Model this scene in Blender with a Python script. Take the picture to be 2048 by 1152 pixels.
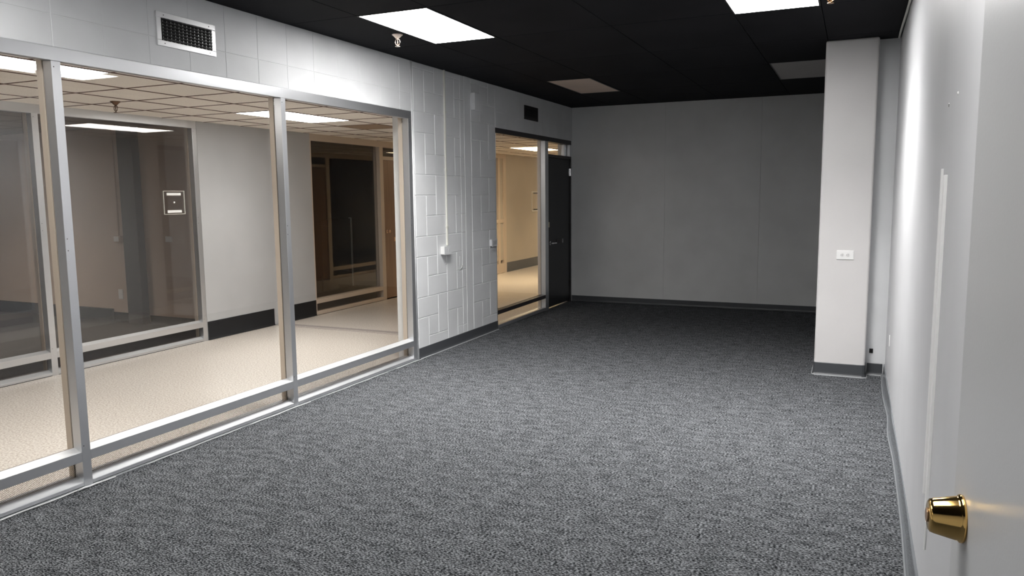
import bpy, bmesh, math, random
from mathutils import Vector, Matrix

C = bpy.context.scene
for o in list(bpy.data.objects):
    bpy.data.objects.remove(o)
LINK = C.collection.objects.link

# ------------------------------------------------------------------ camera
cam_data = bpy.data.cameras.new('camera')
cam = bpy.data.objects.new('camera', cam_data)
LINK(cam)
cam_data.sensor_width = 36.0
cam_data.lens = 1530.885 / 2048 * 36
cam_data.clip_start = 0.02
r_ = Vector((0.9125986, 0.40874552, -0.00953405))
u_ = Vector((-0.04056187, 0.11371626, 0.99268492))
f_ = Vector((-0.40683969, 0.90553615, -0.12035679))
m = Matrix((r_, u_, -f_)).transposed().to_4x4()
m.translation = Vector((0, 0, 1.51))
cam.matrix_world = m
C.camera = cam

# ------------------------------------------------------------------ world, exposure
w = bpy.data.worlds.new('world')
C.world = w
w.use_nodes = True
w.node_tree.nodes['Background'].inputs[0].default_value = (0.8, 0.85, 1, 1)
w.node_tree.nodes['Background'].inputs[1].default_value = 0.0
C.view_settings.view_transform = 'Standard'
C.view_settings.look = 'None'
C.view_settings.gamma = 1
C.view_settings.use_curve_mapping = False
C.view_settings.exposure = 0.0

# strengths of the lamps
LAMP = (21.0, 55.0)      # lit panels in the room: glow of the diffuser, power of the added area lamp below it
LAMP_RIGHT = (20.0, 44.0)  # the panel nearer the right wall
LAMP_BACK = (20.0, 4.0)  # panels behind the camera
LAMP_HALL = (16.0, 16.0)  # corridor panels
LAMP_FAR = (15.0, 36.0)   # warm corridor panels further on
LAMP_SHOP_FILL = (12.0, 22.0)  # unseen fill panel added in the shop across the corridor

XL, XR, YB, H = -3.666, 0.263, 10.24, 2.705
XO = -6.27
HC = 2.30            # corridor ceiling

# ------------------------------------------------------------------ materials
def mat(name, col, rough=0.5, metal=0.0, spec=0.5):
    m = bpy.data.materials.new(name)
    m.use_nodes = True
    b = m.node_tree.nodes['Principled BSDF']
    b.inputs['Base Color'].default_value = (*col, 1)
    b.inputs['Roughness'].default_value = rough
    b.inputs['Metallic'].default_value = metal
    b.inputs['Specular IOR Level'].default_value = spec
    return m

def nodes(m):
    return m.node_tree.nodes, m.node_tree.links, m.node_tree.nodes['Principled BSDF']

def coords(m, scale):
    n, l, b = nodes(m)
    g = n.new('ShaderNodeNewGeometry')
    mp = n.new('ShaderNodeMapping')
    mp.inputs['Scale'].default_value = scale
    l.new(g.outputs['Position'], mp.inputs['Vector'])
    return mp.outputs[0]

def noise(m, scale3, sc=1.0, detail=2, rough=0.5):
    n, l, b = nodes(m)
    t = n.new('ShaderNodeTexNoise')
    t.inputs['Scale'].default_value = sc
    t.inputs['Detail'].default_value = detail
    t.inputs['Roughness'].default_value = rough
    l.new(coords(m, scale3), t.inputs['Vector'])
    return t.outputs['Fac']

def ramp(m, fac, stops):
    n, l, b = nodes(m)
    r = n.new('ShaderNodeValToRGB')
    e = r.color_ramp.elements
    while len(e) < len(stops):
        e.new(0.5)
    for i, (p, c) in enumerate(stops):
        e[i].position = p
        e[i].color = (*c, 1)
    l.new(fac, r.inputs[0])
    return r.outputs[0]

def bump(m, h, strength, dist):
    n, l, b = nodes(m)
    bp = n.new('ShaderNodeBump')
    bp.inputs['Strength'].default_value = strength
    bp.inputs['Distance'].default_value = dist
    l.new(h, bp.inputs['Height'])
    prev = b.inputs['Normal'].links
    if prev:
        l.new(prev[0].from_socket, bp.inputs['Normal'])
    l.new(bp.outputs[0], b.inputs['Normal'])

def mixval(m, fac, lo, hi, sock):
    n, l, b = nodes(m)
    mr = n.new('ShaderNodeMapRange')
    mr.inputs['To Min'].default_value = lo
    mr.inputs['To Max'].default_value = hi
    l.new(fac, mr.inputs['Value'])
    l.new(mr.outputs[0], b.inputs[sock])

def paint(name, col, rough=0.45, grain=0.25, var=0.06, spec=0.5):
    m = mat(name, col, rough, 0, spec)
    n, l, b = nodes(m)
    f = noise(m, (1, 1, 1), 2.2, 4)
    lo = tuple(c * (1 - var) for c in col)
    hi = tuple(min(1, c * (1 + var)) for c in col)
    l.new(ramp(m, f, [(0.3, lo), (0.7, hi)]), b.inputs['Base Color'])
    bump(m, noise(m, (1, 1, 1), 260, 3), grain, 0.0015)
    return m

M = {}
M['wall'] = paint('light_grey_wall_paint', (0.72, 0.73, 0.74), 0.5, 0.3)
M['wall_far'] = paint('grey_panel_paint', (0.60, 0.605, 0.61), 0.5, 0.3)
# right wall: satin paint rolled in tall vertical bands
mm = paint('satin_grey_wall_paint', (0.57, 0.575, 0.59), 0.3, 0.15, 0.03, 0.3)
bump(mm, noise(mm, (1, 1, 0.05), 3.2, 1, 0.4), 0.22, 0.02)
mixval(mm, noise(mm, (1, 1, 0.04), 3.0, 2), 0.38, 0.58, 'Roughness')
M['wall_satin'] = mm
M['pillar'] = paint('warm_white_pillar_paint', (0.67, 0.655, 0.65), 0.5, 0.3, 0.03)
M['black_ceiling'] = paint('black_ceiling_paint', (0.012, 0.012, 0.014), 0.85, 0.6, 0.2, 0.12)
M['black_gap'] = mat('black_gap', (0.006, 0.006, 0.006), 0.9)

# carpet: flecked grey loop pile, lines of yarn
mm = mat('grey_loop_carpet', (0.1, 0.1, 0.1), 1.0, 0, 0.0)
n, l, b = nodes(mm)
fa = noise(mm, (85, 175, 100), 1, 2, 0.6)
fb = noise(mm, (9, 22, 10), 1, 3, 0.6)
mx = n.new('ShaderNodeMath'); mx.operation = 'MULTIPLY_ADD'
mx.inputs[1].default_value = 0.22
l.new(fb, mx.inputs[0]); l.new(fa, mx.inputs[2])
sb = n.new('ShaderNodeMath'); sb.operation = 'SUBTRACT'; sb.inputs[1].default_value = 0.11
l.new(mx.outputs[0], sb.inputs[0])
l.new(ramp(mm, sb.outputs[0], [(0.37, (0.006, 0.0063, 0.007)), (0.5, (0.060, 0.063, 0.068)), (0.61, (0.215, 0.223, 0.235))]), b.inputs['Base Color'])
bump(mm, fa, 0.8, 0.004)
M['carpet'] = mm

# corridor terrazzo tile
mm = mat('beige_terrazzo', (0.6, 0.55, 0.48), 0.28, 0, 0.5)
n, l, b = nodes(mm)
fa = noise(mm, (80, 80, 80), 1, 2, 0.6)
l.new(ramp(mm, fa, [(0.34, (0.36, 0.30, 0.25)), (0.5, (0.60, 0.55, 0.50)), (0.62, (0.72, 0.68, 0.62))]), b.inputs['Base Color'])
M['terrazzo'] = mm

M['hall_wall'] = paint('grey_corridor_paint', (0.42, 0.425, 0.435), 0.5, 0.3, 0.05)
M['hall_wall_warm'] = paint('beige_corridor_paint', (0.46, 0.42, 0.36), 0.5, 0.3, 0.05)
M['shop_wall'] = paint('beige_shop_paint', (0.54, 0.43, 0.35), 0.55, 0.2, 0.04)
M['shop_ceiling'] = paint('brown_shop_ceiling', (0.16, 0.12, 0.10), 0.8, 0.3, 0.1)
M['shop_floor'] = paint('charcoal_shop_floor', (0.035, 0.034, 0.036), 0.6, 0.5, 0.15)
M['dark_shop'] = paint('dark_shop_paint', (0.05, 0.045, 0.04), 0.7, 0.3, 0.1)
M['reflection_band'] = paint('slate_grey_reflection_tone', (0.075, 0.073, 0.075), 0.7, 0.2, 0.05)  # dark tone standing in for a reflected band

mm = mat('beige_ceiling_tile', (0.60, 0.53, 0.44), 0.85, 0, 0.2)
n, l, b = nodes(mm)
fa = noise(mm, (1, 1, 1), 150, 3, 0.7)
l.new(ramp(mm, fa, [(0.35, (0.68, 0.62, 0.56)), (0.55, (0.88, 0.82, 0.75))]), b.inputs['Base Color'])
bump(mm, fa, 0.4, 0.003)
M['tile'] = mm
M['dark_tile'] = paint('brown_stained_tile', (0.30, 0.21, 0.14), 0.85, 0.4, 0.1)
M['grid'] = mat('rust_brown_grid', (0.09, 0.035, 0.02), 0.6)

def metal(name, col, rough, scratch=0.25, met=0.9):
    m = mat(name, col, rough, met)
    f = noise(m, (3, 3, 3), 1, 3)
    mixval(m, f, rough * 0.85, rough * 1.15, 'Roughness')
    return m
M['alu'] = metal('anodised_aluminium', (0.66, 0.67, 0.69), 0.36, 0.25, 0.9)
M['alu_bead'] = metal('pale_aluminium_bead', (0.66, 0.67, 0.68), 0.5, 0.25, 0.7)
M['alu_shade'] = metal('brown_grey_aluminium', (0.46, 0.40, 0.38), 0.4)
M['tan_stop'] = mat('tan_painted_stop', (0.60, 0.51, 0.42), 0.45, 0.2)
M['gasket'] = mat('black_rubber_gasket', (0.012, 0.011, 0.012), 0.6)
M['dark_metal'] = metal('dark_bronze_metal', (0.05, 0.045, 0.045), 0.4)
M['mesh'] = mat('dark_expanded_metal', (0.03, 0.022, 0.018), 0.6, 0.5)
M['strip_metal'] = metal('worn_floor_strip', (0.36, 0.32, 0.31), 0.5, 0.25, 0.15)
M['zinc'] = metal('galvanised_white_metal', (0.86, 0.86, 0.87), 0.35, 0.3, 0.35)
M['black_metal'] = mat('black_louvre_metal', (0.02, 0.02, 0.02), 0.4, 0.3)
M['fin'] = mat('grey_louvre_fin', (0.35, 0.35, 0.35), 0.3, 0.8)
M['louvre'] = mat('dark_louvre_metal', (0.05, 0.05, 0.05), 0.35, 0.5)
M['chrome'] = mat('chrome', (0.75, 0.75, 0.76), 0.18, 1.0)
M['brass'] = mat('polished_brass', (0.95, 0.62, 0.22), 0.1, 1.0)
M['brass_dull'] = mat('dull_brass', (0.62, 0.40, 0.24), 0.3, 1.0)
M['dark_brass'] = mat('tarnished_brass', (0.16, 0.09, 0.05), 0.45, 0.9)
M['vinyl'] = mat('dark_grey_vinyl', (0.062, 0.066, 0.072), 0.38)
M['vinyl_right'] = mat('grey_vinyl', (0.14, 0.15, 0.16), 0.25)
M['vinyl_black'] = mat('black_vinyl', (0.010, 0.010, 0.011), 0.7, 0, 0.2)
M['vinyl_edge'] = mat('pale_vinyl_toe', (0.36, 0.37, 0.38), 0.4)
M['vinyl_toe_dark'] = mat('grey_vinyl_toe', (0.20, 0.21, 0.22), 0.4)
M['white_plastic'] = mat('white_plastic', (0.78, 0.78, 0.77), 0.3)
M['white_bright'] = mat('bright_white_plastic', (0.86, 0.86, 0.85), 0.4)
M['ivory'] = mat('ivory_painted_metal', (0.70, 0.70, 0.64), 0.4)
M['slot'] = mat('dark_slot', (0.05, 0.05, 0.05), 0.6)
M['dead_tan'] = paint('unlit_tan_diffuser', (0.62, 0.50, 0.42), 0.5, 0.5, 0.08)
M['dead_grey'] = paint('unlit_grey_diffuser', (0.36, 0.345, 0.335), 0.5, 0.5, 0.06)
M['black_door'] = mat('black_door_paint', (0.016, 0.017, 0.019), 0.42)
M['trim_black'] = mat('black_frame_paint', (0.022, 0.019, 0.021), 0.4)
mm = mat('satin_grey_door_paint', (0.50, 0.505, 0.51), 0.32)
bump(mm, noise(mm, (1, 1, 1), 240, 3), 0.15, 0.0008)
M['grey_door'] = mm
M['caulk'] = mat('white_caulk', (0.75, 0.76, 0.76), 0.3)
M['tape_grey'] = mat('grey_sealant', (0.22, 0.23, 0.24), 0.3)
mm = mat('brown_veneer', (0.33, 0.18, 0.09), 0.35)
n, l, b = nodes(mm)
l.new(ramp(mm, noise(mm, (30, 30, 1.4), 1, 4), [(0.3, (0.20, 0.115, 0.065)), (0.7, (0.29, 0.175, 0.105))]), b.inputs['Base Color'])
M['wood'] = mm
M['tag'] = mat('cream_tag', (0.72, 0.66, 0.48), 0.5)

def emit(name, col, s):
    m = bpy.data.materials.new(name)
    m.use_nodes = True
    n = m.node_tree.nodes
    n.clear()
    e = n.new('ShaderNodeEmission')
    e.inputs[0].default_value = (*col, 1)
    e.inputs[1].default_value = s
    o = n.new('ShaderNodeOutputMaterial')
    m.node_tree.links.new(e.outputs[0], o.inputs[0])
    return m
M['lamp'] = emit('lit_diffuser', (1.0, 0.985, 0.97), LAMP[0])
M['lamp_right'] = emit('lit_diffuser_right', (1.0, 0.985, 0.97), LAMP_RIGHT[0])
M['lamp_back'] = emit('lit_diffuser_behind', (1.0, 0.985, 0.97), LAMP_BACK[0])
M['lamp_hall'] = emit('lit_corridor_diffuser', (1.0, 0.96, 0.92), LAMP_HALL[0])
M['lamp_far'] = emit('lit_warm_diffuser', (1.0, 0.78, 0.5), LAMP_FAR[0])
M['lamp_shop_fill'] = emit('shop_fill_diffuser', (1.0, 0.9, 0.8), LAMP_SHOP_FILL[0])

def glass(name, tint, boost=1.0):
    m = bpy.data.materials.new(name)
    m.use_nodes = True
    n = m.node_tree.nodes; l = m.node_tree.links
    n.clear()
    g = n.new('ShaderNodeNewGeometry')
    d = n.new('ShaderNodeVectorMath'); d.operation = 'DOT_PRODUCT'
    l.new(g.outputs['Normal'], d.inputs[0]); l.new(g.outputs['Incoming'], d.inputs[1])
    a = n.new('ShaderNodeMath'); a.operation = 'ABSOLUTE'; l.new(d.outputs['Value'], a.inputs[0])
    s = n.new('ShaderNodeMath'); s.operation = 'SUBTRACT'; s.inputs[0].default_value = 1.0; l.new(a.outputs[0], s.inputs[1])
    p = n.new('ShaderNodeMath'); p.operation = 'POWER'; p.inputs[1].default_value = 5.0; l.new(s.outputs[0], p.inputs[0])
    q = n.new('ShaderNodeMath'); q.operation = 'MULTIPLY_ADD'; q.inputs[1].default_value = 0.96 - 0.04; q.inputs[2].default_value = 0.04 * boost
    l.new(p.outputs[0], q.inputs[0])
    t = n.new('ShaderNodeBsdfTransparent'); t.inputs[0].default_value = (*tint, 1)
    gl = n.new('ShaderNodeBsdfGlossy'); gl.inputs['Roughness'].default_value = 0.0
    mx = n.new('ShaderNodeMixShader')
    l.new(q.outputs[0], mx.inputs[0]); l.new(t.outputs[0], mx.inputs[1]); l.new(gl.outputs[0], mx.inputs[2])
    o = n.new('ShaderNodeOutputMaterial'); l.new(mx.outputs[0], o.inputs[0])
    return m
M['glass'] = glass('window_glass', (0.985, 0.99, 0.985))
M['glass_hall'] = glass('far_window_glass', (0.95, 0.94, 0.93), 1.4)

# ------------------------------------------------------------------ mesh helpers
class MB:
    def __init__(s):
        s.v = []; s.f = []
    def quad(s, *p):
        k = len(s.v); s.v += [tuple(q) for q in p]; s.f.append(tuple(range(k, k + len(p)))); return s
    def box(s, x0, x1, y0, y1, z0, z1):
        x0, x1 = sorted((x0, x1)); y0, y1 = sorted((y0, y1)); z0, z1 = sorted((z0, z1))
        k = len(s.v)
        s.v += [(x, y, z) for z in (z0, z1) for y in (y0, y1) for x in (x0, x1)]
        s.f += [tuple(k + i for i in q) for q in ((0, 2, 3, 1), (4, 5, 7, 6), (0, 1, 5, 4), (2, 6, 7, 3), (0, 4, 6, 2), (1, 3, 7, 5))]
        return s
    def lathe(s, o, ax, prof, n=32):
        ax = Vector(ax).normalized(); o = Vector(o)
        a = ax.orthogonal().normalized(); b = ax.cross(a)
        k = len(s.v)
        for (r, h) in prof:
            for i in range(n):
                t = 2 * math.pi * i / n
                s.v.append(tuple(o + ax * h + (a * math.cos(t) + b * math.sin(t)) * r))
        for j in range(len(prof) - 1):
            for i in range(n):
                i2 = (i + 1) % n
                s.f.append((k + j * n + i, k + j * n + i2, k + (j + 1) * n + i2, k + (j + 1) * n + i))
        s.f.append(tuple(k + i for i in range(n))[::-1])
        s.f.append(tuple(k + (len(prof) - 1) * n + i for i in range(n)))
        return s
    def tube(s, pts, r, n=10):
        pts = [Vector(p) for p in pts]
        k = len(s.v)
        for i, p in enumerate(pts):
            d = (pts[min(i + 1, len(pts) - 1)] - pts[max(i - 1, 0)]).normalized()
            a = d.cross(Vector((0.31, 0.2, 0.93))).normalized(); b = d.cross(a)
            for j in range(n):
                t = 2 * math.pi * j / n
                s.v.append(tuple(p + (a * math.cos(t) + b * math.sin(t)) * r))
        for i in range(len(pts) - 1):
            for j in range(n):
                j2 = (j + 1) % n
                s.f.append((k + i * n + j, k + i * n + j2, k + (i + 1) * n + j2, k + (i + 1) * n + j))
        s.f.append(tuple(k + j for j in range(n))[::-1]); s.f.append(tuple(k + (len(pts) - 1) * n + j for j in range(n)))
        return s
    def build(s, name, m, parent=None, bev=0, smooth=False, seg=2):
        me = bpy.data.meshes.new(name)
        off = Vector((0, 0, 0))
        if parent is not None:
            p = parent
            while p is not None:
                off += p.location; p = p.parent
            vs = [(v[0] - off.x, v[1] - off.y, v[2] - off.z) for v in s.v]
        else:
            vs = s.v
        me.from_pydata(vs, [], s.f)
        bm = bmesh.new(); bm.from_mesh(me)
        bmesh.ops.recalc_face_normals(bm, faces=bm.faces)
        bm.to_mesh(me); bm.free()
        me.materials.append(m)
        if smooth:
            for p in me.polygons: p.use_smooth = True
        o = bpy.data.objects.new(name, me)
        LINK(o)
        if parent is not None: o.parent = parent
        if bev:
            bv = o.modifiers.new('bevel', 'BEVEL'); bv.width = bev; bv.segments = seg
            bv.limit_method = 'ANGLE'; bv.angle_limit = 0.6
        return o

def box(*a): return MB().box(*a)
def struct(o): o['kind'] = 'structure'; return o
def empty(name, loc):
    o = bpy.data.objects.new(name, None); LINK(o); o.location = loc; o.empty_display_size = 0.1; return o
def thing(name, label, cat, loc, group=None):
    o = empty(name, loc); return tag(o, label, cat, group)
def tag(o, label, cat, group=None):
    o['label'] = label; o['category'] = cat
    if group: o['group'] = group
    return o
def lab(o, t): o['label'] = t; return o

# ================================================================== ROOM SHELL
struct(box(-3.70, XR + 0.02, -1.5, YB + 0.02, -0.06, 0.0).build('floor', M['carpet']))

# black ceiling made of big panels with fine joints
cm = MB()
xs = [-3.86, -3.09, -2.55, -1.66, -0.81, -0.262, 0.28]
ys = [-1.55, 0.30, 1.10, 2.16, 3.30, 4.40, 5.455, 6.60, 7.70, 8.84, YB + 0.2]
holes = [(-3.075, -2.565, 4.415, 5.43), (-0.795, -0.275, 4.415, 5.465), (-3.045, -2.575, 7.74, 8.84), (-0.785, -0.27, 7.66, 8.77),
         (-3.075, -2.565, 1.12, 2.13), (-0.795, -0.275, 1.12, 2.13)]
g = 0.0025
for i in range(len(xs) - 1):
    for j in range(len(ys) - 1):
        cm.box(xs[i] + g, xs[i + 1] - g, ys[j] + g, ys[j + 1] - g, H, H + 0.02)
cm.box(-3.9, 0.3, -1.6, YB + 0.25, H + 0.014, H + 0.1)
struct(cm.build('ceiling', M['black_ceiling'], bev=0.002, seg=1))

def blocks(mb, rects, x, b, gap):
    """rects (y0,y1,z0,z1) as slightly proud blocks on the plane x"""
    for (y0, y1, z0, z1) in rects:
        a = gap / 2
        y0 += a; y1 -= a; z0 += a; z1 -= a
        if y1 - y0 < 0.01 or z1 - z0 < 0.01: continue
        o = [(x - b, y0, z0), (x - b, y1, z0), (x - b, y1, z1), (x - b, y0, z1)]
        k = b * 0.9
        i = [(x, y0 + k, z0 + k), (x, y1 - k, z0 + k), (x, y1 - k, z1 - k), (x, y0 + k, z1 - k)]
        mb.quad(*i)
        for q in range(4):
            r = (q + 1) % 4
            mb.quad(o[q], o[r], i[r], i[q])

# header over the big window
hb = MB()
edges = [2.64 + 0.2885 * k for k in range(-14, 12)] + [6.0]
rects = []
for a, b2 in zip(edges[:-1], edges[1:]):
    rects += [(a, b2, 2.262, 2.42), (a, b2, 2.42, H)]
blocks(hb, rects, XL, 0.002, 0.0022)
hb.box(XL - 0.2, XL - 0.002, -1.5, 6.0, 2.262, H)
struct(hb.build('wall_left', M['wall']))

# block pier between the two windows: pinwheel bond
pm = MB()
u = 0.1895
rects = []
def pinwheel(c, split):
    for k in range(5):
        z = k * 3 * u
        rects.append((c[0], c[2], z + 2 * u, z + 3 * u))
        rects.append((c[2], c[3], z + u, z + 3 * u))
        rects.append((c[0], c[1], z, z + 2 * u))
        rects.append((c[1], c[2], z + u, z + 2 * u))
        if split:
            rects.append((c[1], c[2], z, z + u)); rects.append((c[2], c[3], z, z + u))
        else:
            rects.append((c[1], c[3], z, z + u))
pinwheel([6.035, 6.228, 6.415, 6.60], False)
pinwheel([6.60, 6.805, 6.925, 7.01], True)
pinwheel([7.165, 7.375, 7.57, 7.75], False)
rects = [(a, b2, z0, min(z1, H)) for a, b2, z0, z1 in rects if z0 < H - 0.02]
blocks(pm, rects, XL, 0.0045, 0.003)
pm.box(XL - 0.2, XL - 0.0045, 6.0, 7.75, 0, H)
pm.box(XL - 0.03, XL - 0.001, 7.022, 7.155, 0, H)
pier = struct(pm.build('wall_left', M['wall']))
# round corner bead of the pier
bd = MB().tube([(XL - 0.014, 6.018, 0.0), (XL - 0.014, 6.018, H)], 0.018, 16)
bd.build('corner_bead', M['wall'], pier, smooth=True)

# header over the second window and door
hb = MB()
rects = []
edges = [7.75 + 0.277 * k for k in range(0, 10)]
for a, b2 in zip(edges[:-1], edges[1:]):
    rects += [(a, b2, 2.25, 2.42), (a, b2, 2.42, H)]
blocks(hb, rects, XL, 0.0015, 0.0012)
hb.box(XL - 0.2, XL - 0.0015, 7.75, YB + 0.2, 2.25, H)
struct(hb.build('wall_left', M['wall']))
struct(box(XL - 0.2, XL, 10.22, YB + 0.2, 0, 2.25).build('wall_left', M['wall']))

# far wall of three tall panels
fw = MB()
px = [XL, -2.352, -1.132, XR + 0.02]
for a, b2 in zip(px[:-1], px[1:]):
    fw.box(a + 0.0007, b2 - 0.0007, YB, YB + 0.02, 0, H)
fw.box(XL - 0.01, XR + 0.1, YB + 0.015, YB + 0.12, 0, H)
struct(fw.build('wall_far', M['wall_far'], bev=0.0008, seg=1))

struct(box(XR, XR + 0.12, -1.5, YB + 0.1, 0, H).build('wall_right', M['wall_satin']))
struct(box(-3.9, XR + 0.12, -1.62, -1.5, 0, H).build('wall_back', M['wall']))
# short wall beside the pillar
struct(box(0.08, XR + 0.01, 6.895, 7.15, 0, H).build('wall_wing', M['wall']))

# pillar
pl = MB().box(-0.275, 0.112, 6.755, 7.25, 0, H)
pillar = pl.build('pillar', M['pillar'], bev=0.016, seg=4)
struct(pillar); pillar.name = 'wall_pillar'

# small moulding where ceiling meets right wall
wav = [(XR - 0.012 - 0.006 * math.sin(y * 1.7) ** 2, y, H - 0.014 - 0.006 * math.sin(y * 2.3) ** 2) for y in [1.2 + 0.2 * k for k in range(29)]]
struct(MB().tube(wav, 0.008, 8).build('trim_1', M['ivory'], smooth=True))

# ------------------------------------------------------------------ baseboards
def baseboard(name, path, h, m, toe_m, wave=0.0, t=0.006, toe=0.016):
    """path of (x, y, nx, ny); profile from top to toe"""
    prof = [(0.0, h), (t * 0.7, h), (t, h - 0.003), (t, 0.028), (t + 0.002, 0.016), (t + 0.007, 0.007), (toe, 0.0035)]
    def sweep(pr):
        mb = MB(); npr = len(pr)
        for i, (x, y, nx, ny) in enumerate(path):
            for (d, z) in pr:
                dd = d
                if wave and d > 0:
                    dd += wave * (0.5 + 0.5 * math.sin(y * 4.1 + 1.3 * math.sin(y * 2.3))) * max(0.0, 1 - z / h * 0.55)
                mb.v.append((x + nx * dd, y + ny * dd, z))
        for i in range(len(path) - 1):
            for j in range(npr):
                j2 = (j + 1) % npr
                a = i * npr
                mb.f.append((a + j, a + j2, a + npr + j2, a + npr + j))
        mb.f.append(tuple(range(npr))); mb.f.append(tuple(range((len(path) - 1) * npr, len(path) * npr))[::-1])
        return mb
    o = sweep(prof + [(0.0, 0.0035)]).build(name, m)
    struct(o)
    if toe_m:
        lab(sweep([(toe - 0.002, 0.0), (toe - 0.002, 0.0035), (toe + 0.0005, 0.0065), (toe + 0.004, 0.0055), (toe + 0.006, 0.0)]).build('toe_edge', toe_m, o), 'pale toe edge')
    return o
baseboard('baseboard_left', [(XL, 6.036, 1, 0), (XL, 6.9, 1, 0), (XL, 7.752, 1, 0)], 0.10, M['vinyl'], M['vinyl_edge'])
baseboard('baseboard_far', [(XL + 0.002, YB, 0, -1), (-2, YB, 0, -1), (XR, YB, 0, -1)], 0.085, M['vinyl'], None)
s2 = 0.7071
baseboard('baseboard_pillar', [(-0.275, 7.24, -1, 0), (-0.275, 6.775, -1, 0), (-0.269, 6.761, -s2, -s2), (-0.255, 6.755, 0, -1), (0.092, 6.755, 0, -1),
                               (0.106, 6.761, s2, -s2), (0.112, 6.775, 1, 0), (0.112, 6.894, 1, 0)], 0.105, M['vinyl'], M['vinyl_edge'])
baseboard('baseboard_wing', [(0.128, 6.895, 0, -1), (0.245, 6.895, 0, -1)], 0.10, M['vinyl'], M['vinyl_edge'])
baseboard('baseboard_right', [(XR, -1.4 + 0.06 * k, -1, 0) for k in range(139)], 0.10, M['vinyl_right'], M['vinyl_toe_dark'], wave=0.012)

# ------------------------------------------------------------------ storefront windows
def expanded(y0, y1, z0, z1, x, lw=0.018, sw=0.0115, t=0.00065):
    mb = MB()
    ny = int((y1 - y0) / (lw / 2)); dy = (y1 - y0) / ny
    nz = max(1, round((z1 - z0) / sw)); dz = (z1 - z0) / nz
    for r in range(nz):
        zc = z0 + (r + 0.5) * dz
        for s in (1, -1):
            k = len(mb.v)
            for i in range(ny + 1):
                z = zc + s * (dz / 2) * (1 if i % 2 else -1) * 0.96
                y = y0 + i * dy
                mb.v += [(x + 0.0006, y, z - t), (x + 0.0006, y, z + t), (x - 0.0006, y, z + t), (x - 0.0006, y, z - t)]
            for i in range(ny):
                a = k + i * 4
                for j in range(4):
                    j2 = (j + 1) % 4
                    mb.f.append((a + j, a + j2, a + 4 + j2, a + 4 + j))
    return mb

def storefront(name, xf, d, posts, y_lo, y_hi, zh0, zh1, zs0, zs1, zb, m_face, m_back, m_stop, gm, mesh=True, pane_low=True, head_m=None, rail_m=None, bays=None):
    """aluminium storefront. xf front face, d = -1 when the depth runs to -x. posts: list of (y0,y1)."""
    root = empty(name, (xf, y_lo, 0)); struct(root)
    X = lambda v: xf + d * v
    head_m = head_m or m_face; rail_m = rail_m or m_face
    # head: front piece plus deeper box
    hd = MB().box(X(0), X(0.045), y_lo, y_hi, zh0, zh1).box(X(0.0455), X(0.105), y_lo, y_hi, zh0 + 0.012, zh1)
    hd.build('head_rail', head_m, root, bev=0.0015)
    for (a, b2) in posts:
        p = MB().box(X(0), X(0.062), a, b2, 0.0, zh0 - 0.0005)
        po = p.build('mullion', m_face, root, bev=0.0015)
        q = MB().box(X(0.066), X(0.108), a - 0.004, b2 + 0.004, 0.0, zh0 + 0.01)
        lab(q.build('outer_stop', m_stop, po, bev=0.002), 'tan outer stop')
        MB().box(X(0.0605), X(0.0675), a + 0.004, b2 - 0.004, 0.0, zh0).build('gasket', M['gasket'], po)
        for z in (zh0 - 0.03, 1.25, 1.31, zs1 + 0.03):
            MB().lathe((X(0.0), (a + b2) / 2 - 0.012, z), (-d, 0, 0), [(0.003, 0), (0.0026, 0.001)], 8).build('screw', M['slot'], po)
    seq = sorted(posts)
    for (a, b2), (c, d2) in zip(seq[:-1], seq[1:]):
        y0, y1 = b2, c
        # middle rail with sloped bead on top
        rl = MB().box(X(0.0), X(0.062), y0, y1, zs0, zs1)
        rl.build('rail', rail_m, root, bev=0.0015)
        def wedge(za, zb_, xa, xb_):
            a0 = (X(xa), y0, za); a1 = (X(xa), y1, za); b0 = (X(xb_), y0, zb_); b1 = (X(xb_), y1, zb_); c0 = (X(xb_), y0, za); c1 = (X(xb_), y1, za)
            return MB().quad(a0, a1, b1, b0).quad(c0, c1, b1, b0).quad(a0, b0, c0).quad(a1, b1, c1).quad(a0, a1, c1, c0)
        if mesh: lab(wedge(zs1, zs1 + 0.017, 0.004, 0.059).build('glazing_bead', M['alu_bead'], root), 'pale sloped glazing bead')
        MB().box(X(0.064), X(0.106), y0, y1, zs0, zs1 + 0.004).build('outer_rail', m_stop if not mesh else m_back, root, bev=0.0015)
        sl = (MB().box(X(0.0), X(0.048), y0, y1, 0.004, zb * 0.5) if mesh else MB().box(X(0.0), X(0.045), y0, y1, 0.004, zb))
        if mesh: lab(wedge(zb * 0.5, zb - 0.003, 0.002, 0.047).build('sill_bead', M['alu_bead'], root), 'pale sloped sill bead')
        sl = sl.box(X(0.046), X(0.106), y0, y1, 0.0, zb - 0.006)
        sl.build('sill', m_face, root, bev=0.003)
        gp = MB().box(X(0.060), X(0.066), y0, y1, zs1 + 0.0, zh0 + 0.01)
        lab(gp.build('pane', gm, root), 'large clear pane')
        if mesh:
            lab(expanded(y0, y1, zb - 0.002, zs0, X(0.05)).build('grille', M['mesh'], root), 'dark expanded metal grille')
        elif pane_low:
            lab(MB().box(X(0.060), X(0.066), y0, y1, zb - 0.006, zs0).build('pane', gm, root), 'low pane under the rail')
    return root

w1 = storefront('window_1', XL, -1, [(-0.75, -0.70), (0.93, 0.98), (2.622, 2.672), (4.288, 4.334), (5.945, 6.0)], -0.75, 6.0,
                2.195, 2.262, 0.137, 0.190, 0.052, M['alu'], M['alu_shade'], M['tan_stop'], M['glass'])
struct(box(XL - 0.15, XL, -1.5, -0.75, 0, 2.262).build('wall_left', M['wall']))
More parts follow.
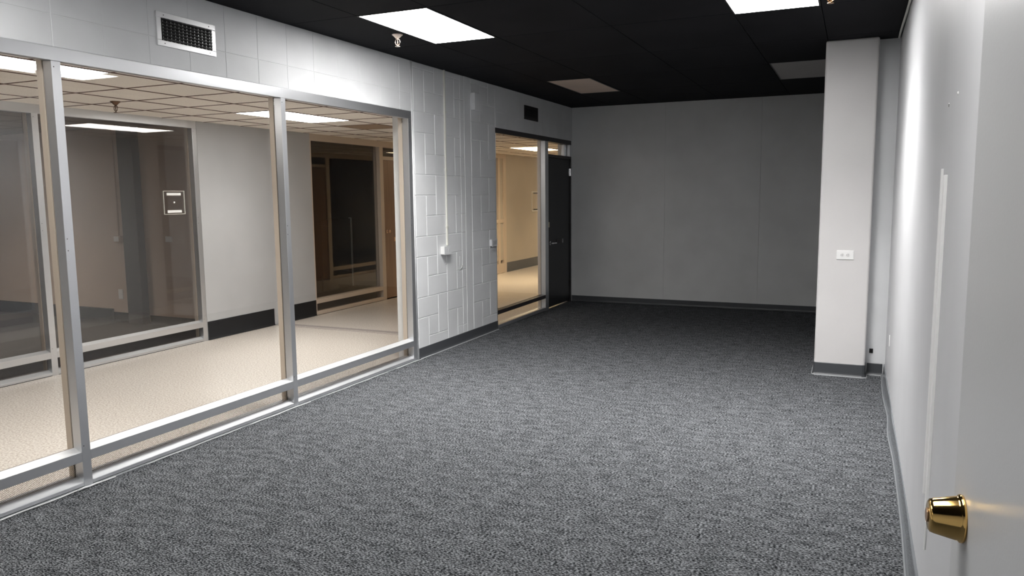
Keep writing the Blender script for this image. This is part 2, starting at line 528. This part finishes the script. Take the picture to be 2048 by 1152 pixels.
# sealant strip and peeling caulk at the foot of the big window
ck = MB()
random.seed(4)
ck.box(XL + 0.001, XL + 0.022, -0.7, 6.0, 0.0, 0.0035)
cs = struct(ck.build('trim_2', M['tape_grey'], bev=0.001))
cl = MB()
y = -0.6
while y < 5.9:
    ln = random.uniform(0.15, 0.9)
    n_ = max(2, int(ln / 0.05))
    cl.tube([(XL + 0.024 + 0.004 * math.sin(y * 9 + k), y + ln * k / n_, 0.004) for k in range(n_ + 1)], random.uniform(0.0015, 0.0035), 6)
    y += ln + random.uniform(0.0, 0.25)
cl.tube([(XL + 0.03, 2.56, 0.006), (XL + 0.036, 2.59, 0.012), (XL + 0.03, 2.63, 0.006), (XL + 0.04, 2.66, 0.012), (XL + 0.028, 2.7, 0.005)], 0.005, 8)
cl.build('caulk_bead', M['caulk'], cs, smooth=True)

# second window and the black door
w2 = storefront('window_2', XL, -1, [(7.752, 7.76), (9.235, 9.345)], 7.752, 9.345, 2.195, 2.252, 0.165, 0.212, 0.045,
                M['alu'], M['tan_stop'], M['tan_stop'], M['glass'], mesh=False, head_m=M['trim_black'], rail_m=M['trim_black'])
fr = empty('window_3', (XL, 9.35, 2.03)); struct(fr)
fm = MB().box(XL - 0.105, XL, 9.345, 10.22, 2.195, 2.252).box(XL - 0.105, XL, 9.345, 10.22, 1.995, 2.035)
fm.build('window_frame', M['trim_black'], fr, bev=0.002)
MB().box(XL - 0.105, XL - 0.002, 10.165, 10.22, 2.035, 2.195).box(XL - 0.1, XL - 0.05, 10.08, 10.14, 2.035, 2.195).build('jamb', M['alu'], fr, bev=0.002)
lab(MB().box(XL - 0.066, XL - 0.060, 9.345, 10.165, 2.035, 2.195).build('pane', M['glass'], fr), 'narrow transom pane')

d1 = empty('door_1', (XL - 0.02, 10.19, 0.0)); struct(d1)
dl = MB().box(XL - 0.062, XL - 0.016, 9.352, 10.195, 0.022, 1.992)
leaf = dl.build('door_leaf', M['black_door'], d1, bev=0.002)
lab(MB().box(XL - 0.068, XL - 0.0625, 9.354, 10.193, 0.022, 1.992).build('outer_skin', M['wood'], d1), 'brown outer face')
MB().box(XL - 0.1, XL, 10.197, 10.22, 0.0, 1.995).build('door_frame', M['trim_black'], d1, bev=0.002)
for z in (1.82, 1.06, 0.27):
    hm = MB().lathe((XL - 0.005, 10.197, z - 0.05), (0, 0, 1), [(0.009, 0), (0.009, 0.1)], 12).box(XL - 0.016, XL - 0.012, 10.16, 10.2, z - 0.05, z + 0.05)
    h_ = hm.build('hinge', M['chrome'] if z > 1.5 else M['dark_metal'], d1)
    if z > 1.5: lab(h_, 'bare silver hinge')
lv = MB().lathe((XL - 0.016, 9.43, 0.875), (1, 0, 0), [(0.026, 0), (0.026, 0.006), (0.012, 0.01), (0.010, 0.04)], 20)
lv.tube([(XL + 0.026, 9.43, 0.875), (XL + 0.032, 9.48, 0.874), (XL + 0.032, 9.55, 0.872)], 0.008, 10)
lab(lv.build('door_lever', M['chrome'], d1, smooth=False), 'silver lever')
ms = MB().box(XL - 0.016, XL - 0.008, 9.66, 9.90, 0.855, 0.915)
slo = ms.build('mail_slot', M['dark_metal'], d1, bev=0.002)
MB().box(XL - 0.008, XL - 0.003, 9.875, 9.90, 0.858, 0.912).build('plate_edge', M['chrome'], slo)
lab(MB().box(XL - 0.016, XL - 0.006, 9.352, 9.40, 1.085, 1.155).build('latch_tag', M['tag'], d1, bev=0.004), 'cream thumb latch')

# near door, standing open at the right edge
d3 = empty('door_3', (0.2, 0.30, 0)); struct(d3)
e0 = Vector((0.1355, 1.15)); dr = Vector((0.072, -0.997)).normalized()
nn = Vector((-dr.y, dr.x)) * 1.0     # points to +x
if nn.x < 0: nn = -nn
e1 = e0 + dr * 0.84
def dq(s, t, z): 
    p = e0 + dr * s + nn * t
    return (p.x, p.y, z)
md = MB(); k = 0
md.v = [dq(s, t, z) for z in (0.012, 2.03) for s in (0, 0.84) for t in (0, 0.044)]
md.f = [(0, 1, 3, 2), (4, 6, 7, 5), (0, 4, 5, 1), (2, 3, 7, 6), (0, 2, 6, 4), (1, 5, 7, 3)]
md.build('door_leaf', M['grey_door'], d3, bev=0.003)
hg = MB()
for z in (0.25, 1.02, 1.8):
    hg.lathe(dq(0.845, 0.03, z - 0.05), (0, 0, 1), [(0.008, 0), (0.008, 0.1)], 12)
    a = Vector(dq(0.845, 0.03, z))
    hg.box(a.x, XR, a.y - 0.003, a.y + 0.003, z - 0.045, z + 0.045)
hg.build('hinge', M['chrome'], d3)
axn = (-nn.x, -nn.y, 0)
kb = MB().lathe(dq(0.060, 0.0, 1.093), axn, [(0.0300, 0.0), (0.0306, 0.002), (0.0302, 0.0045), (0.0285, 0.0055), (0.0280, 0.0075), (0.0222, 0.034), (0.0208, 0.0375), (0.018, 0.0395), (0.006, 0.0398)], 48)
bo = kb.build('deadbolt', M['brass'], d3, smooth=True, bev=0)
lab(bo, 'shiny brass deadbolt cylinder')
kq = Vector(dq(0.060, -0.0402, 1.093))
MB().lathe(tuple(kq), axn, [(0.009, 0), (0.009, 0.001), (0.0085, 0.0016)], 24).build('key_face', M['brass_dull'], bo)

# ------------------------------------------------------------------ ceiling lights
BEAM = {'lit_diffuser_right': (LAMP_RIGHT[1], (1, .985, .97)), 'lit_diffuser': (LAMP[1], (1, .985, .97)), 'lit_diffuser_behind': (LAMP_BACK[1], (1, .985, .97)), 'lit_corridor_diffuser': (LAMP_HALL[1], (1, .96, .92)),
        'lit_warm_diffuser': (LAMP_FAR[1], (1, .78, .5)), 'shop_fill_diffuser': (LAMP_SHOP_FILL[1], (1, .9, .8))}
def light(x0, x1, y0, y1, z, dm, label, group, frame=M['black_metal'], cat='ceiling light'):
    r = thing('ceiling_light', label, cat, ((x0 + x1) / 2, (y0 + y1) / 2, z), group)
    f = 0.012
    fm = MB().box(x0, x1, y0, y0 + f, z - 0.004, z).box(x0, x1, y1 - f, y1, z - 0.004, z).box(x0, x0 + f, y0 + f, y1 - f, z - 0.004, z).box(x1 - f, x1, y0 + f, y1 - f, z - 0.004, z)
    fm.build('frame', frame, r)
    MB().box(x0 + f, x1 - f, y0 + f, y1 - f, z - 0.003, z - 0.0005).build('diffuser', dm, r)
    if dm.name in BEAM:
        pw, cl_ = BEAM[dm.name]
        ld = bpy.data.lights.new('beam', 'AREA')  # area lamp added under the diffuser to aim its light down
        ld.shape = 'RECTANGLE'; ld.size = x1 - x0 - 0.04; ld.size_y = y1 - y0 - 0.04
        ld.energy = pw; ld.color = cl_; ld.spread = math.radians(115 if 'right' in dm.name else 125)
        lo = bpy.data.objects.new('beam', ld); LINK(lo); lo.parent = r; lo.location = (0, 0, -0.006)
    return r
e = 0.012
light(-3.08 - e, -2.565 + e, 4.41 - e, 5.43 + e, H, M['lamp'], 'bright lit light panel in the black ceiling beside the pale brass sprinkler', 'lit panels in the black ceiling')
light(-0.795 - e, -0.275 + e, 4.42 - e, 5.465 + e, H, M['lamp_right'], 'bright lit light panel cut by the top of the picture, in front of the pillar', 'lit panels in the black ceiling')
light(-3.04 - e, -2.58 + e, 7.74 - e, 8.84 + e, H, M['dead_tan'], 'unlit tan light panel in the black ceiling before the far left corner', 'unlit panels in the black ceiling')
light(-0.785 - e, -0.27 + e, 7.66 - e, 8.77 + e, H, M['dead_grey'], 'unlit dark grey light panel in the black ceiling, partly hidden by the pillar', 'unlit panels in the black ceiling')
for xa, xb in ((-3.08, -2.565), (-0.795, -0.275)):
    r = light(xa - e, xb + e, 1.11, 2.14, H, M['lamp_back'], 'lit light panel in the black ceiling overhead', 'light panels overhead')

# ------------------------------------------------------------------ sprinklers
def sprinkler(x, y, z, label, m, m2, s=1.0):
    r = thing('fire_sprinkler', label, 'sprinkler', (x, y, z))
    P = lambda h: z - h * s
    MB().lathe((x, y, z), (0, 0, -1), [(0.040 * s, 0), (0.041 * s, 0.004 * s), (0.030 * s, 0.012 * s), (0.016 * s, 0.026 * s), (0.013 * s, 0.03 * s)], 28).build('escutcheon', m2, r, smooth=True)
    bdy = MB().lathe((x, y, P(0.028)), (0, 0, -1), [(0.009 * s, 0), (0.010 * s, 0.008 * s), (0.006 * s, 0.012 * s), (0.004 * s, 0.014 * s)], 14)
    for sg in (1, -1):
        bdy.tube([(x + sg * 0.007 * s, y, P(0.034)), (x + sg * 0.018 * s, y, P(0.042)), (x + sg * 0.021 * s, y, P(0.056)), (x + sg * 0.015 * s, y, P(0.072)), (x + sg * 0.003 * s, y, P(0.080))], 0.0032 * s, 8)
    bdy.lathe((x, y, P(0.078)), (0, 0, -1), [(0.004 * s, 0), (0.005 * s, 0.010 * s)], 10)
    bdy.build('frame_arms', m, r, smooth=True)
    MB().lathe((x, y, P(0.040)), (0, 0, -1), [(0.003 * s, 0), (0.0045 * s, 0.016 * s), (0.003 * s, 0.036 * s)], 10).build('heat_bulb', m, r, smooth=True)
    df = MB().lathe((x, y, P(0.087)), (0, 0, -1), [(0.019 * s, 0), (0.0195 * s, 0.0015 * s), (0.006 * s, 0.003 * s)], 20)
    df.build('deflector', m, r)
    return r
M['sprk_white'] = mat('pale_sprinkler_metal', (0.80, 0.68, 0.60), 0.3, 0.6)
sprinkler(-3.17, 5.02, H, 'pale brass fire sprinkler hanging from the black ceiling beside the lit panel', M['sprk_white'], M['sprk_white'], 1.0)
sprinkler(-0.19, 5.05, H, 'brass fire sprinkler at the very top of the picture, right of the lit panel', M['brass_dull'], M['brass_dull'], 1.0)
sprinkler(-5.55, 4.50, HC, 'dark tarnished fire sprinkler hanging from the beige corridor ceiling', M['dark_brass'], M['dark_brass'], 1.0)

# ------------------------------------------------------------------ vents
def vent(y0, y1, z0, z1, label, fm, bw, nl, nv, finm, louvm):
    r = thing('air_vent', label, 'vent', (XL, (y0 + y1) / 2, (z0 + z1) / 2))
    x = XL
    f = MB()
    for (a, b2, c, d2) in ((y0, y1, z1 - bw, z1), (y0, y1, z0, z0 + bw), (y0, y0 + bw, z0 + bw, z1 - bw), (y1 - bw, y1, z0 + bw, z1 - bw)):
        f.box(x - 0.001, x + 0.008, a, b2, c, d2)
    f.build('frame', fm, r, bev=0.002)
    MB().box(x - 0.001, x + 0.0012, y0 + bw, y1 - bw, z0 + bw, z1 - bw).build('duct_back', M['black_gap'], r)
    v = MB()
    for k in range(nv):
        yy = y0 + bw + (y1 - y0 - 2 * bw) * (k + 0.5) / nv
        v.box(x + 0.0014, x + 0.005, yy - 0.0009, yy + 0.0009, z0 + bw, z1 - bw)
    v.build('rear_vanes', finm, r)
    for k in range(nl):
        zz = z0 + bw + (z1 - z0 - 2 * bw) * (k + 0.5) / nl
        MB().quad((x + 0.0055, y0 + bw, zz - 0.002), (x + 0.0055, y1 - bw, zz - 0.002), (x + 0.013, y1 - bw, zz + 0.0035), (x + 0.013, y0 + bw, zz + 0.0035)).quad(
            (x + 0.0055, y0 + bw, zz - 0.0032), (x + 0.013, y0 + bw, zz + 0.0023), (x + 0.013, y1 - bw, zz + 0.0023), (x + 0.0055, y1 - bw, zz - 0.0032)).quad(
            (x + 0.013, y0 + bw, zz + 0.0035), (x + 0.013, y1 - bw, zz + 0.0035), (x + 0.013, y1 - bw, zz + 0.0023), (x + 0.013, y0 + bw, zz + 0.0023)).build('louvre', louvm, r)
    for yy in (y0 + bw * 1.6, y1 - bw * 1.6):
        for zz in (z0 + bw / 2, z1 - bw / 2):
            MB().lathe((x + 0.008, yy, zz), (1, 0, 0), [(0.0035, 0), (0.003, 0.001)], 10).build('screw', M['slot'], r)
    return r
vent(3.27, 3.71, 2.377, 2.566, 'wide air vent with a worn white metal frame above the big window', M['zinc'], 0.032, 7, 13, M['fin'], M['louvre'])
vent(8.56, 8.985, 2.411, 2.577, 'small dark air vent above the far narrow window', M['dark_metal'], 0.03, 8, 10, M['black_metal'], M['black_metal'])

# ------------------------------------------------------------------ boxes on the pier
tag(box(XL - 0.001, XL + 0.045, 7.175, 7.34, 2.385, 2.56).build('junction_box', M['wall'], bev=0.004),
    'square grey painted box high on the block pier near the ceiling', 'electrical box')

ob = thing('outlet_box', 'surface mounted white outlet box on the block pier under a long conduit', 'outlet', (XL, 6.53, 0.98))
MB().box(XL - 0.001, XL + 0.042, 6.48, 6.612, 0.945, 1.02).build('box_body', M['white_plastic'], ob, bev=0.003)
MB().box(XL + 0.042, XL + 0.046, 6.476, 6.616, 0.941, 1.024).build('cover_plate', M['wall'], ob, bev=0.0015)
for sg in (-1, 1):
    yc = 6.546 + sg * 0.024
    fo = MB().lathe((XL + 0.046, yc, 0.983), (1, 0, 0), [(0.017, 0), (0.0165, 0.0015)], 20).build('receptacle', M['wall'], ob)
    for dz in (0.007, -0.007): box(XL + 0.0475, XL + 0.0483, yc - 0.004, yc + 0.004, 0.983 + dz - 0.001, 0.983 + dz + 0.001).build('slot', M['slot'], fo)

rw = thing('conduit', 'thin cream conduit running from the ceiling down the block pier to the outlet box', 'conduit', (XL, 6.60, 1.0))
MB().box(XL - 0.002, XL + 0.016, 6.592, 6.612, 1.025, H).build('cover', M['ivory'], rw, bev=0.004)
for z in (1.2, 1.75, 2.3): box(XL - 0.001, XL + 0.0185, 6.586, 6.618, z, z + 0.02).build('clip', M['ivory'], rw, bev=0.002)
tag(MB().tube([(XL + 0.004, 6.575, 0.94), (XL + 0.006, 6.572, 0.90), (XL + 0.004, 6.575, 0.855)], 0.0028, 8).lathe((XL + 0.004, 6.575, 0.858), (0, 0, -1), [(0.002, 0), (0.005, 0.006), (0.002, 0.014)], 10).build('pull_cord', M['white_plastic'], smooth=True),
    'short white cord hanging below the outlet box on the block pier', 'cord')
tag(MB().tube([(XL + 0.004, 6.925, 0.80), (XL + 0.008, 6.90, 0.79), (XL + 0.004, 6.86, 0.765)], 0.003, 6).tube([(XL + 0.003, 6.862, 0.765), (XL + 0.003, 6.868, 0.90)], 0.002, 6).build('wall_hook', M['wall'], smooth=True),
    'small painted wall hook on the block pier right of the outlet box', 'hook')

o2 = thing('outlet_box', 'small grey outlet box at the right edge of the block pier beside the narrow window', 'outlet', (XL, 7.63, 0.99))
MB().box(XL - 0.001, XL + 0.028, 7.575, 7.70, 0.955, 1.03).build('box_body', M['wall'], o2, bev=0.003)
MB().box(XL + 0.028, XL + 0.032, 7.571, 7.704, 0.951, 1.034).build('cover_plate', M['wall'], o2, bev=0.0015)
MB().box(XL + 0.032, XL + 0.034, 7.600, 7.630, 0.970, 1.015).box(XL + 0.032, XL + 0.034, 7.645, 7.675, 0.970, 1.015).build('receptacle', M['hall_wall'], o2)

# pillar outlet
po = thing('wall_outlet', 'white duplex wall outlet mounted sideways on the pillar', 'outlet', (-0.07, 6.755, 1.0))
MB().box(-0.136, -0.006, 6.748, 6.756, 0.966, 1.040).build('cover_plate', M['white_bright'], po, bev=0.003)
for sg in (-1, 1):
    c = -0.071 + sg * 0.021
    fo = MB().lathe((c, 6.748, 1.003), (0, -1, 0), [(0.0165, 0), (0.016, 0.002)], 24).build('receptacle', M['white_plastic'], po)
    for dz in (0.0062, -0.0062): box(c - 0.003, c + 0.006, 6.7450, 6.7462, 1.003 + dz - 0.0013, 1.003 + dz + 0.0013).build('slot', M['slot'], fo)
    MB().lathe((c - 0.009, 6.7462, 1.003), (0, -1, 0), [(0.0024, 0), (0.0024, 0.0012)], 10).build('slot', M['slot'], fo)
MB().lathe((-0.071, 6.748, 1.003), (0, -1, 0), [(0.003, 0), (0.0025, 0.0012)], 10).build('screw', M['zinc'], po)
tag(MB().box(0.142, 0.170, 6.889, 6.896, 0.185, 0.222).build('cable_hole', M['black_gap'], bev=0.001),
    'small black square cable hole low on the short wall beside the pillar', 'cable hole')

# right wall: raceway, slot and nail holes
rt = thing('wall_raceway', 'tall narrow white cable raceway standing upright on the right wall', 'raceway', (XR, 2.87, 0.4))
MB().box(XR - 0.010, XR + 0.001, 2.845, 2.872, 0.425, 1.562).build('channel', M['white_bright'], rt, bev=0.002)
MB().box(XR - 0.007, XR + 0.001, 2.985, 3.0, 0.44, 1.585).build('side_rail', M['white_bright'], rt, bev=0.001)
MB().tube([(XR - 0.006, 2.88, 0.432), (XR - 0.004, 2.84, 0.395), (XR - 0.004, 2.855, 0.29)], 0.0035, 8).build('loose_end', M['white_bright'], rt)
tag(MB().box(XR - 0.004, XR + 0.001, 6.24, 6.27, 0.37, 0.45).build('wall_bracket', M['white_bright'], bev=0.001),
    'tiny upright white bracket low on the right wall near the pillar', 'bracket')
tag(MB().lathe((XR, 2.93, 1.79), (-1, 0, 0), [(0.007, 0), (0.005, 0.002)], 8).build('screw_anchor', M['fin']), 'dark screw anchor high on the right wall', 'screw anchor')
tag(MB().lathe((XR, 2.68, 1.80), (-1, 0, 0), [(0.006, 0), (0.004, 0.003)], 8).build('screw_anchor', M['white_bright']), 'white screw anchor high on the right wall beside the dark one', 'screw anchor')

# ================================================================== CORRIDOR
struct(box(XO, XL - 0.034, -3, 24, -0.05, 0.0).build('floor', M['terrazzo']))
ct = MB()
gx = [-3.79 - 0.522 * k for k in range(-1, 6)]
gy = [4.01 + 0.530 * k for k in range(-13, 38)]
cx0, cx1 = XO, XL - 0.2
ct.box(cx0 - 0.1, cx1 + 0.02, -3, 24, HC, HC + 0.1)
hc = struct(ct.build('ceiling', M['tile']))
gr = MB()
for x in gx:
    if cx0 < x < cx1: gr.box(x - 0.006, x + 0.006, -3, 24, HC - 0.004, HC)
for y in gy:
    gr.box(cx0, cx1, y - 0.006, y + 0.006, HC - 0.0035, HC + 0.0005)
gr.build('ceiling_grid', M['grid'], hc)
lab(MB().box(-5.35, -4.842, 7.196, 7.714, HC - 0.003, HC + 0.001).build('tile', M['dark_tile'], hc), 'brown stained ceiling tile')

light(-5.35, -4.84, 5.605, 6.72, HC - 0.001, M['lamp_hall'], 'bright lit light panel in the beige corridor ceiling, seen across the window post', 'lit corridor panels', M['zinc'])
light(-4.61, -4.31, 2.38, 3.48, HC - 0.001, M['lamp_hall'], 'lit light panel in the beige corridor ceiling at the left edge under the window head', 'lit corridor panels', M['zinc'])
light(-5.35, -4.84, 11.85, 12.95, HC - 0.001, M['lamp_far'], 'lit warm light panel in the corridor ceiling, seen through the narrow far window', 'lit corridor panels', M['zinc'])
light(-5.35, -4.84, 16.0, 17.05, HC - 0.001, M['lamp_far'], 'warm corridor light panel further down the corridor', 'hidden corridor panels', M['zinc'])
light(-4.61, -4.31, -1.0, 0.1, HC - 0.001, M['lamp_hall'], 'corridor light panel outside the picture on the left', 'hidden corridor panels', M['zinc'])

# expansion joint across the corridor floor
ej = MB().box(XO, XL - 0.11, 7.04, 7.062, 0, 0.003).box(XO, XL - 0.11, 7.10, 7.19, 0, 0.004)
struct(ej.build('trim_3', M['strip_metal'], bev=0.001))

# corridor walls opposite
struct(box(XO - 0.15, XO, 6.022, 7.05, 0, HC).build('wall_corridor', M['hall_wall'], bev=0.002))
struct(box(XO - 0.15, XO - 0.012, 7.05, 7.36, 0, HC).build('wall_corridor', M['hall_wall']))
struct(box(XO - 0.15, XO, 7.36, 7.83, 0, HC).build('wall_corridor', M['hall_wall'], bev=0.002))
baseboard('baseboard_corridor', [(XO, 6.024, 1, 0), (XO, 7.05, 1, 0)], 0.20, M['vinyl_black'], None)
baseboard('baseboard_corridor', [(XO, 7.36, 1, 0), (XO, 7.828, 1, 0)], 0.20, M['vinyl_black'], None)
struct(box(XO - 0.15, XO, 10.35, 11.7, 0, HC).build('wall_corridor', M['hall_wall_warm']))
struct(box(XO - 0.15, XO, 13.72, 24, 0, HC).build('wall_corridor', M['hall_wall_warm']))
baseboard('baseboard_corridor', [(XO, 13.725, 1, 0), (XO, 24, 1, 0)], 0.19, M['vinyl'], None)
struct(box(XO - 0.2, XL, 24, 24.1, 0, HC).build('wall_corridor', M['hall_wall_warm']))
struct(box(XO - 0.2, XL, -3.1, -3.0, 0, HC).build('wall_corridor', M['hall_wall']))

# opposite storefront 1
w4 = storefront('window_4', XO, -1, [(0.9, 0.95), (2.58, 2.635), (4.273, 4.33), (5.962, 6.02)], 0.9, 6.02, 2.225, HC, 0.150, 0.205, 0.050,
                M['alu'], M['alu_shade'], M['tan_stop'], M['glass_hall'])
struct(box(XO - 0.12, XO, -3, 0.9, 0, HC).build('wall_corridor', M['hall_wall']))
# opposite storefront 2 with its brown door
w5 = storefront('window_5', XO, -1, [(7.832, 7.85), (9.37, 9.455)], 7.832, 9.455, 2.215, HC, 0.150, 0.205, 0.050,
                M['tan_stop'], M['tan_stop'], M['tan_stop'], M['glass_hall'], mesh=False)
fr = empty('window_6', (XO, 9.455, 2.04)); struct(fr)
MB().box(XO - 0.105, XO, 9.455, 10.35, 2.215, HC).box(XO - 0.105, XO, 9.455, 10.35, 2.035, 2.085).box(XO - 0.105, XO, 10.31, 10.35, 0, 2.035).box(XO - 0.105, XO, 10.31, 10.35, 2.085, 2.215).build('window_frame', M['tan_stop'], fr, bev=0.002)
lab(MB().box(XO - 0.066, XO - 0.06, 9.455, 10.31, 2.085, 2.215).build('pane', M['glass_hall'], fr), 'narrow transom pane')
d2 = empty('door_2', (XO, 9.46, 0)); struct(d2)
MB().box(XO - 0.06, XO - 0.015, 9.458, 10.307, 0.012, 2.033).build('door_leaf', M['wood'], d2, bev=0.002)
kn = MB().lathe((XO - 0.015, 9.53, 1.0), (1, 0, 0), [(0.026, 0), (0.026, 0.005), (0.010, 0.008), (0.010, 0.025), (0.022, 0.032), (0.024, 0.045), (0.016, 0.056), (0.004, 0.058)], 24)
lab(kn.build('door_knob', M['brass_dull'], d2, smooth=True), 'round brass knob')
ml = MB().box(XO - 0.015, XO - 0.008, 9.70, 9.98, 0.845, 0.905)
mo = ml.build('mail_slot', M['brass_dull'], d2, bev=0.002)
MB().box(XO - 0.008, XO - 0.005, 9.72, 9.96, 0.862, 0.888).build('flap', M['tan_stop'], mo, bev=0.001)

# opposite storefront 3 (far, seen through the narrow window)
w7 = storefront('window_7', XO, -1, [(11.7, 11.76), (13.36, 13.44), (13.60, 13.72)], 11.7, 13.72, 2.215, HC, 0.98, 1.05, 0.19,
                M['tan_stop'], M['tan_stop'], M['tan_stop'], M['glass_hall'], mesh=False, pane_low=False)
struct(MB().box(XO - 0.05, XO - 0.02, 11.76, 13.60, 0.25, 0.98).box(XO - 0.05, XO - 0.02, 13.44, 13.6, 1.05, 2.215).build('wall_corridor', M['hall_wall_warm']))

nf = thing('notice_frame', 'white notice frame on the far beige corridor wall, seen through the narrow window', 'notice board', (XO, 15.4, 1.16))
fm = MB()
for (a, b2, c, d2_) in ((15.0, 15.78, 1.565, 1.585), (15.0, 15.78, 1.165, 1.185), (15.0, 15.02, 1.185, 1.565), (15.76, 15.78, 1.185, 1.565)):
    fm.box(XO - 0.001, XO + 0.012, a, b2, c, d2_)
fm.build('frame', M['white_plastic'], nf, bev=0.002)
MB().box(XO - 0.001, XO + 0.003, 15.02, 15.76, 1.185, 1.565).build('backing', M['hall_wall_warm'], nf)
for zz in (1.535, 1.19): box(XO + 0.003, XO + 0.006, 15.10, 15.68, zz, zz + 0.025).build('clip_bar', M['vinyl'], nf)

# neighbour shop front on our side (seen in reflections)
struct(box(XL - 0.2, XL - 0.05, YB + 0.2, 10.62, 0, HC).build('wall_corridor', M['hall_wall_warm']))
struct(box(XL - 0.2, XL - 0.05, 13.2, 24, 0, HC).build('wall_corridor', M['hall_wall_warm']))
w8 = storefront('window_8', XL - 0.2, 1, [(11.42, 11.52), (13.12, 13.2)], 10.62, 13.2, 2.215, HC, 0.150, 0.205, 0.050,
                M['tan_stop'], M['tan_stop'], M['tan_stop'], M['glass_hall'], mesh=False)
d4 = empty('door_4', (XL - 0.19, 10.64, 0)); struct(d4)
MB().box(XL - 0.18, XL - 0.14, 10.635, 11.415, 0.012, 2.03).build('door_leaf', M['wood'], d4, bev=0.002)
MB().box(XL - 0.2, XL - 0.1, 10.62, 11.42, 2.035, 2.09).build('door_frame', M['tan_stop'], d4, bev=0.002)
MB().lathe((XL - 0.18, 11.34, 0.98), (-1, 0, 0), [(0.026, 0), (0.026, 0.005), (0.010, 0.008), (0.010, 0.025), (0.024, 0.04), (0.004, 0.055)], 24).build('door_knob', M['brass_dull'], d4, smooth=True)
struct(box(XL - 0.18, XL - 0.15, 10.62, 11.42, 2.09, 2.215).build('wall_corridor', M['dark_shop']))
struct(box(-1.5, -1.4, 10.5, 13.4, 0, HC).build('wall_corridor', M['dark_shop']))
struct(box(-3.7, -1.4, 13.2, 13.3, 0, HC).build('wall_corridor', M['dark_shop']))

# ------------------------------------------------------------------ shop across the corridor
struct(box(-12.6, XO - 0.106, -2.9, 6.6, -0.05, 0.0).build('floor', M['shop_floor']))
struct(box(-12.6, XO - 0.106, -2.9, 6.8, 2.36, 2.45).build('ceiling', M['shop_ceiling']))
struct(box(-12.6, XO - 0.12, 6.6, 6.72, 0, 2.36).build('wall_shop', M['shop_wall']))
struct(box(-12.7, -12.6, -2.9, 6.7, 0, 2.36).build('wall_shop', M['shop_wall']))
struct(box(-12.7, XO - 0.12, -3.0, -2.9, 0, 2.36).build('wall_shop', M['shop_wall']))
struct(box(-8.05, -7.80, 6.50, 6.6, 0, 2.36).build('trim_reflection', M['reflection_band'], bev=0.004))  # added dark column that imitates a band reflected in the shop window
baseboard('baseboard_shop', [(-12.6, 6.6, 0, -1), (-8.42, 6.6, 0, -1)], 0.15, M['vinyl_black'], None, t=0.03, toe=0.04)
baseboard('baseboard_shop', [(-7.79, 6.6, 0, -1), (-6.5, 6.6, 0, -1)], 0.10, M['vinyl_black'], None)
baseboard('baseboard_shop', [(-8.419, 6.6, 0, -1), (-8.06, 6.6, 0, -1)], 0.11, M['vinyl_black'], None)
light(-9.7, -9.2, 3.9, 5.0, 2.359, M['lamp_shop_fill'], 'unseen light panel added inside the shop across the corridor', 'added shop panels', M['zinc'])  # unseen fill panel, added to lift the shop wall

so = thing('outlet_box', 'beige outlet box on the shop wall across the corridor at the end of its conduit', 'outlet', (-8.2, 6.6, 1.02))
MB().box(-8.29, -8.17, 6.555, 6.601, 0.985, 1.065).build('box_body', M['shop_wall'], so, bev=0.003)
MB().box(-8.275, -8.19, 6.551, 6.556, 0.995, 1.055).build('cover_plate', M['white_plastic'], so, bev=0.001)
tag(MB().box(-8.245, -8.222, 6.58, 6.601, 1.066, 2.36).build('conduit', M['shop_wall'], bev=0.003),
    'thin beige conduit running up the shop wall across the corridor', 'conduit')
tag(MB().box(-7.45, -7.35, 6.588, 6.601, 1.0, 1.065).build('wall_outlet', M['white_plastic'], bev=0.002),
    'pale wall outlet on the shop wall right of the dark reflection band', 'outlet')
tag(MB().box(-8.31, -8.235, 6.590, 6.601, 0.28, 0.40).build('wall_outlet', M['white_plastic'], bev=0.002),
    'white wall outlet low on the shop wall across the corridor', 'outlet')

# sign holder on the pane
sh = thing('sign_holder', 'clear square sign holder with two white strips on the opposite shop window', 'sign holder', (XO - 0.055, 5.73, 1.36))
xg = XO - 0.0598
fm = MB()
for (a, b2, c, d2_) in ((5.60, 5.862, 1.582, 1.586), (5.60, 5.862, 1.350, 1.354), (5.60, 5.604, 1.354, 1.582), (5.858, 5.862, 1.354, 1.582)):
    fm.box(xg, xg + 0.012, a, b2, c, d2_)
fm.build('frame', M['ivory'], sh)
for zz in (1.540, 1.366): box(xg, xg + 0.006, 5.645, 5.822, zz, zz + 0.026).build('tape_strip', M['white_bright'], sh)
MB().lathe((xg, 5.735, 1.47), (1, 0, 0), [(0.010, 0), (0.008, 0.006), (0.004, 0.008)], 14).build('center_tab', M['white_bright'], sh)

# ------------------------------------------------------------------ dark shop further on
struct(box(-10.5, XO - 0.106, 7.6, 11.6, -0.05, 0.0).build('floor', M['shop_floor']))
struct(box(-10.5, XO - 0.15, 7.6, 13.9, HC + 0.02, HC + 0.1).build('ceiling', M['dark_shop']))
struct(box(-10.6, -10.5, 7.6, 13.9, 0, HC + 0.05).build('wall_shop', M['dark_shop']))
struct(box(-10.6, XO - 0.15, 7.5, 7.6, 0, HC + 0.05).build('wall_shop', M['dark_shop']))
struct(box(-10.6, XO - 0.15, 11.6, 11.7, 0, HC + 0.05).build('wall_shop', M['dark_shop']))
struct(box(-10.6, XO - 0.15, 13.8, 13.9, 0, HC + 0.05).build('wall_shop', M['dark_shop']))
bp_ = thing('display_board', 'dark upright board with a pale right edge inside the dark shop', 'board', (-7.8, 10.3, 0))
MB().box(-7.83, -7.80, 9.95, 10.72, 0.0, 1.15).build('panel', M['dark_shop'], bp_)
MB().box(-7.835, -7.79, 10.721, 10.755, 0.0, 1.16).build('edge_strip', M['white_plastic'], bp_)
